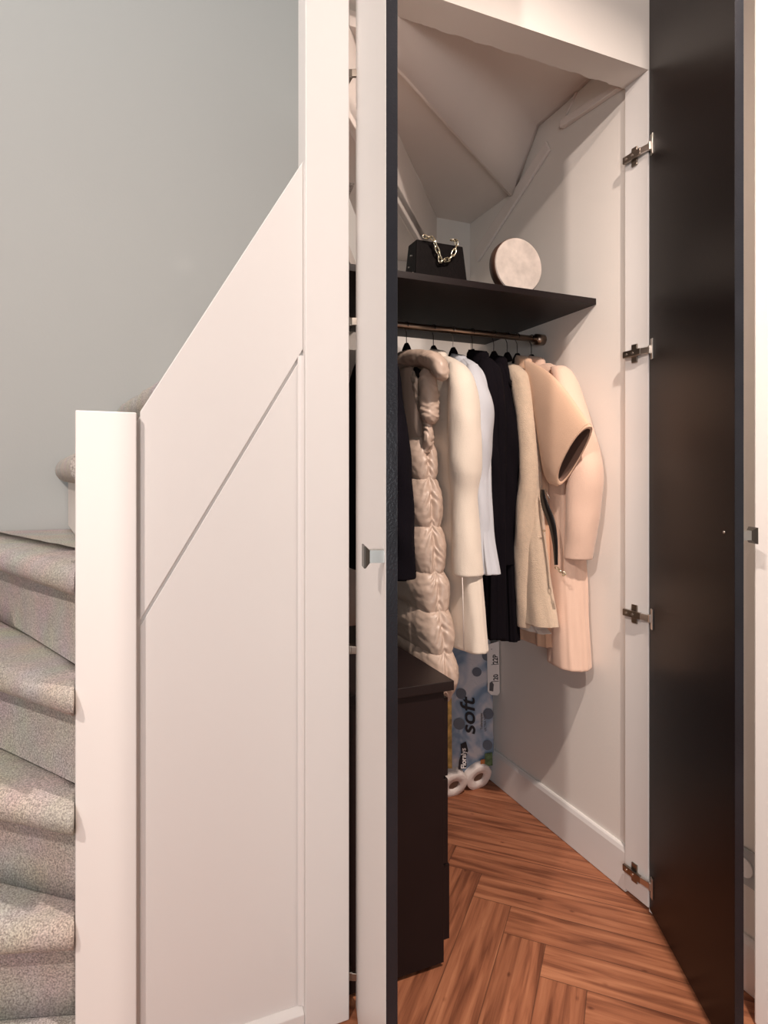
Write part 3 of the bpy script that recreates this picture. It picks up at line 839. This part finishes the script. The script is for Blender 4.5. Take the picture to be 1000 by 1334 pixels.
# round clutch
g = thing('round_bag', (1.10,1.58,SH), 'round pale mottled evening bag with a dark brown rim standing on the shelf', 'handbag')
bm = bmesh.new(); add_tube(bm, [(1.10,1.556,SH+.0865),(1.10,1.5565,SH+.0865),(1.10,1.5600,SH+.0865)], [.078,.0815,.0835], 72)
from_bm('front_disc', bm, M['shell'], g, smooth=False)
bm = bmesh.new(); add_tube(bm, [(1.10,1.5602,SH+.0865),(1.10,1.564,SH+.0865),(1.10,1.588,SH+.0865),(1.10,1.592,SH+.0865)], [.0835,.0855,.0855,.083], 72)
from_bm('rim', bm, M['brownrim'], g, smooth=True)
bm = bmesh.new(); add_tube(bm, [(1.10,1.5922,SH+.0865),(1.10,1.597,SH+.0865)], [.083,.079], 72)
from_bm('back_disc', bm, M['shell'], g)
adopt(g)

# ---------------------------------------------------------------- toilet paper pack
g = thing('toilet_roll_pack', (1.2,2.1,0), 'blue wrapped pack of toilet rolls standing on end on the floor in the back corner', 'toilet paper pack')
def pk(x, y, z):                                   # gentle pillow bulge
    return Vector((x, y, z))
X0, X1 = 1.085, 1.318
prof = [(2.075,.60),(2.045,.585),(2.032,.54),(2.028,.40),(2.024,.26),(2.018,.150),(2.022,.132),(2.062,.022),(2.075,.006),(2.20,.004),(2.232,.03),(2.238,.3),(2.235,.57),(2.20,.60)]
K = 48; rings = []
for i in range(K+1):
    t = i/K; x = X0+(X1-X0)*t; e_ = abs(2*t-1); k = (1-e_**6)**.5*.10+.90 if e_ < 1 else .90
    cy, cz = 2.13, .30
    ring = []
    P_ = prof+[prof[0]]
    for j in range(len(prof)):
        for s in range(8):
            y = P_[j][0]+(P_[j+1][0]-P_[j][0])*s/8; z = P_[j][1]+(P_[j+1][1]-P_[j][1])*s/8
            w = .0016*noise.noise(Vector((x*30, y*30, z*22)))
            ring.append(Vector((x, cy+(y-cy)*k+w*(-1 if y < cy else 1), cz+(z-cz)*(k if z > .3 else 1))))
    rings.append(ring)
rings_mesh('wrapper', rings, M['film'], g)
def face_y(z): 
    P_ = [(2.032,.54),(2.028,.40),(2.024,.26),(2.018,.150)]
    if z >= .54: return 2.032
    for a, b in zip(P_, P_[1:]):
        if z >= b[1]: return b[0]+(a[0]-b[0])*(z-b[1])/(a[1]-b[1])
    return 2.018
YF = 2.012
def fpt(u, v, off=0): return on_y(u, v, 2.0170+off)
def decal_poly(name, pts, material, lift):
    bm = bmesh.new(); c = [on_y(u, v, 2.021) for u, v in pts]
    vs = [bm.verts.new((q.x, face_y(q.z)-.0030-lift, q.z)) for q in c]; bm.faces.new(vs)
    o = from_bm(name, bm, material, g); md = o.modifiers.new('s','SOLIDIFY'); md.thickness = .0006
    return o
def blob(cx, cy, r, sx=1): return [(cx+r*sx*math.cos(2*PI*k/28), cy+r*math.sin(2*PI*k/28)) for k in range(28)]
for cx, cy, r, sx in ((601,904,7,.95),(598,943,7.5,1),(636,930,7,.95),(634,970,6.5,.95),(635,855,6.5,.9),(640,893,6,.9),(622,876,6,1)):
    decal_poly('printed_dot', blob(cx, cy, r, sx), M['dot'], .0002)
decal_poly('side_print', [(581,908),(588.5,905),(587.5,1000),(580,1000)], M['yellow'], .0004)
tagp = [(635.5,851),(637,840),(651,836),(651,903),(648,906),(640,905.5),(635.5,901)]
decal_poly('content_tag', tagp, M['whiteink'], .0006)
for y0_ in (846,866,888):
    decal_poly('tag_line', [(640.5,y0_),(650,y0_-.8),(650,y0_-.1),(640.5,y0_+.7)], M['ink'], .0010)
decal_poly('printed_pictogram', [(637.5,900),(638,890),(641,888),(643.5,892),(642.5,901)], M['greyink'], .0010)
# lettering, running upwards
def text(s, u, v, size, material, lift, shear=0, sx=1, bold=0):
    cu = bpy.data.curves.new('t', 'FONT'); cu.body = s; cu.size = size; cu.extrude = .0002; cu.shear = shear; cu.offset = bold
    tmp = bpy.data.objects.new('t', cu); COL.objects.link(tmp)
    dg = bpy.context.evaluated_depsgraph_get(); me = bpy.data.meshes.new_from_object(tmp.evaluated_get(dg))
    bpy.data.objects.remove(tmp)
    q = on_y(u, v, 2.021)
    for vt in me.vertices:
        x, y, z = vt.co; zz = q.z+x*sx
        vt.co = (q.x-y, face_y(zz)-.0030-lift-z, zz)
    o = link('lettering', me, material, g)
    return o
text('soft', 618, 957, .088, M['ink'], .0010, shear=.35, sx=1.02, bold=.0012)
text('Toiletpapier', 628, 950, .0135, M['ink'], .0010, sx=.95)
text('ULTRA SOFT', 632.8, 952, .0135, M['greyink'], .0010, sx=.95)
text('22P', 649, 865, .032, M['ink'], .0014, sx=.75, bold=.0008)
text('20', 649, 886, .030, M['ink'], .0014, sx=.75, bold=.0008)
# black name plate with white letters; leaning onto the clear lower end
bm = bmesh.new()
pl = [(599.5,969),(606.5,966),(609,977),(606,986),(607,996),(605.5,1001),(596,1001.5),(597,990),(600,982)]
vs = [bm.verts.new((q.x, face_y(q.z)-.0050, q.z)) for q in [on_y(u, v, 2.018) for u, v in pl]]; bm.faces.new(vs)
o = from_bm('name_plate', bm, M['ink'], g); md = o.modifiers.new('s','SOLIDIFY'); md.thickness = .0008
text('Floralys', 605, 1000, .031, M['whiteink'], .0034, shear=.2, sx=.80, bold=.0006)
decal_poly('printed_badge', [(630,981),(639.5,979),(640,996),(630,998)], M['green'], .0008)
decal_poly('printed_badge', [(624.5,989),(630,988),(630,998),(624.5,999)], M['orange'], .0008)
# clear lower end with the roll ends showing
nrm = Vector((0, -.94, -.34)).normalized(); tnv = Vector((0,.34,-.94))
def roll(cu, cv, r, lift, ww=1.0):
    c = on_y(cu, cv, 2.036); c = c + nrm*lift
    bm = bmesh.new()
    rings_ = []
    for rad, off in ((r*.42,-.012),(r*.41,.000),(r*.43,.0035),(r*.97,.0030),(r,.001),(r,-.05)):
        rings_.append([bm.verts.new(c+nrm*off+(Vector((1,0,0))*math.cos(2*PI*k/48)*ww+tnv*math.sin(2*PI*k/48)).lerp(Vector((0,0,0)),0)*rad*(1+.07*noise.noise(Vector((math.cos(2*PI*k/48)*2,math.sin(2*PI*k/48)*2,cu+rad*8))))) for k in range(48)])
    for A, B in zip(rings_, rings_[1:]):
        for k in range(48): bm.faces.new((A[k], A[(k+1)%48], B[(k+1)%48], B[k]))
    o = from_bm('paper_roll', bm, M['paper'], g, smooth=True)
    bm = bmesh.new(); add_cyl(bm, c-nrm*.0075, nrm, r*.42, .001, 32); from_bm('cardboard_core', bm, M['core'], o)
roll(621.5, 1010, .055, .012, .98)
roll(588, 1018, .055, .020, .98)
roll(600, 996, .030, -.012, 1.0)
adopt(g)

# ---------------------------------------------------------------- lights
def area(name, loc, target, size, energy, color, spread=None):
    l = bpy.data.lights.new(name, 'AREA'); l.energy = energy; l.size = size; l.color = color; l.shape = 'DISK'
    if spread: l.spread = spread
    o = bpy.data.objects.new(name, l); COL.objects.link(o); o.location = loc
    o.rotation_euler = (Vector(target)-Vector(loc)).to_track_quat('-Z', 'Y').to_euler()
    o['kind'] = 'structure'
    return o
area('ceiling_spot', (-1.07,-.36,2.66), (.8,1.6,1.0), .06, 40, (1,.86,.78))
area('hall_spot', (.84,.24,2.70), (1.0,1.35,0), .07, 21, (1,.84,.74), spread=math.radians(112))
area('hall_daylight', (-1.0,-2.0,1.15), (.2,1.3,1.0), 1.3, 27, (.95,.97,1.0))
area('stairwell_daylight', (-1.2,1.5,4.2), (-.3,2.1,1.5), .9, 23, (.90,.98,1.0))
W = bpy.data.worlds.new('World'); S.world = W; W.use_nodes = True
bg = W.node_tree.nodes['Background']; bg.inputs['Color'].default_value = (1,.93,.88,1); bg.inputs['Strength'].default_value = .25

# ---------------------------------------------------------------- camera
cam = bpy.data.cameras.new('Camera'); co = bpy.data.objects.new('Camera', cam); COL.objects.link(co)
co.location = (0,0,EYE); co.rotation_euler = (PI/2, 0, -TH)
cam.sensor_fit = 'VERTICAL'; cam.sensor_height = 36; cam.lens = F_PX/1334*36; cam.shift_y = -(667-HZ)/1334
cam.clip_start = .02
S.camera = co
S.view_settings.view_transform = 'Standard'; S.view_settings.look = 'None'
S.view_settings.exposure = 0; S.view_settings.gamma = 1; S.view_settings.use_curve_mapping = False
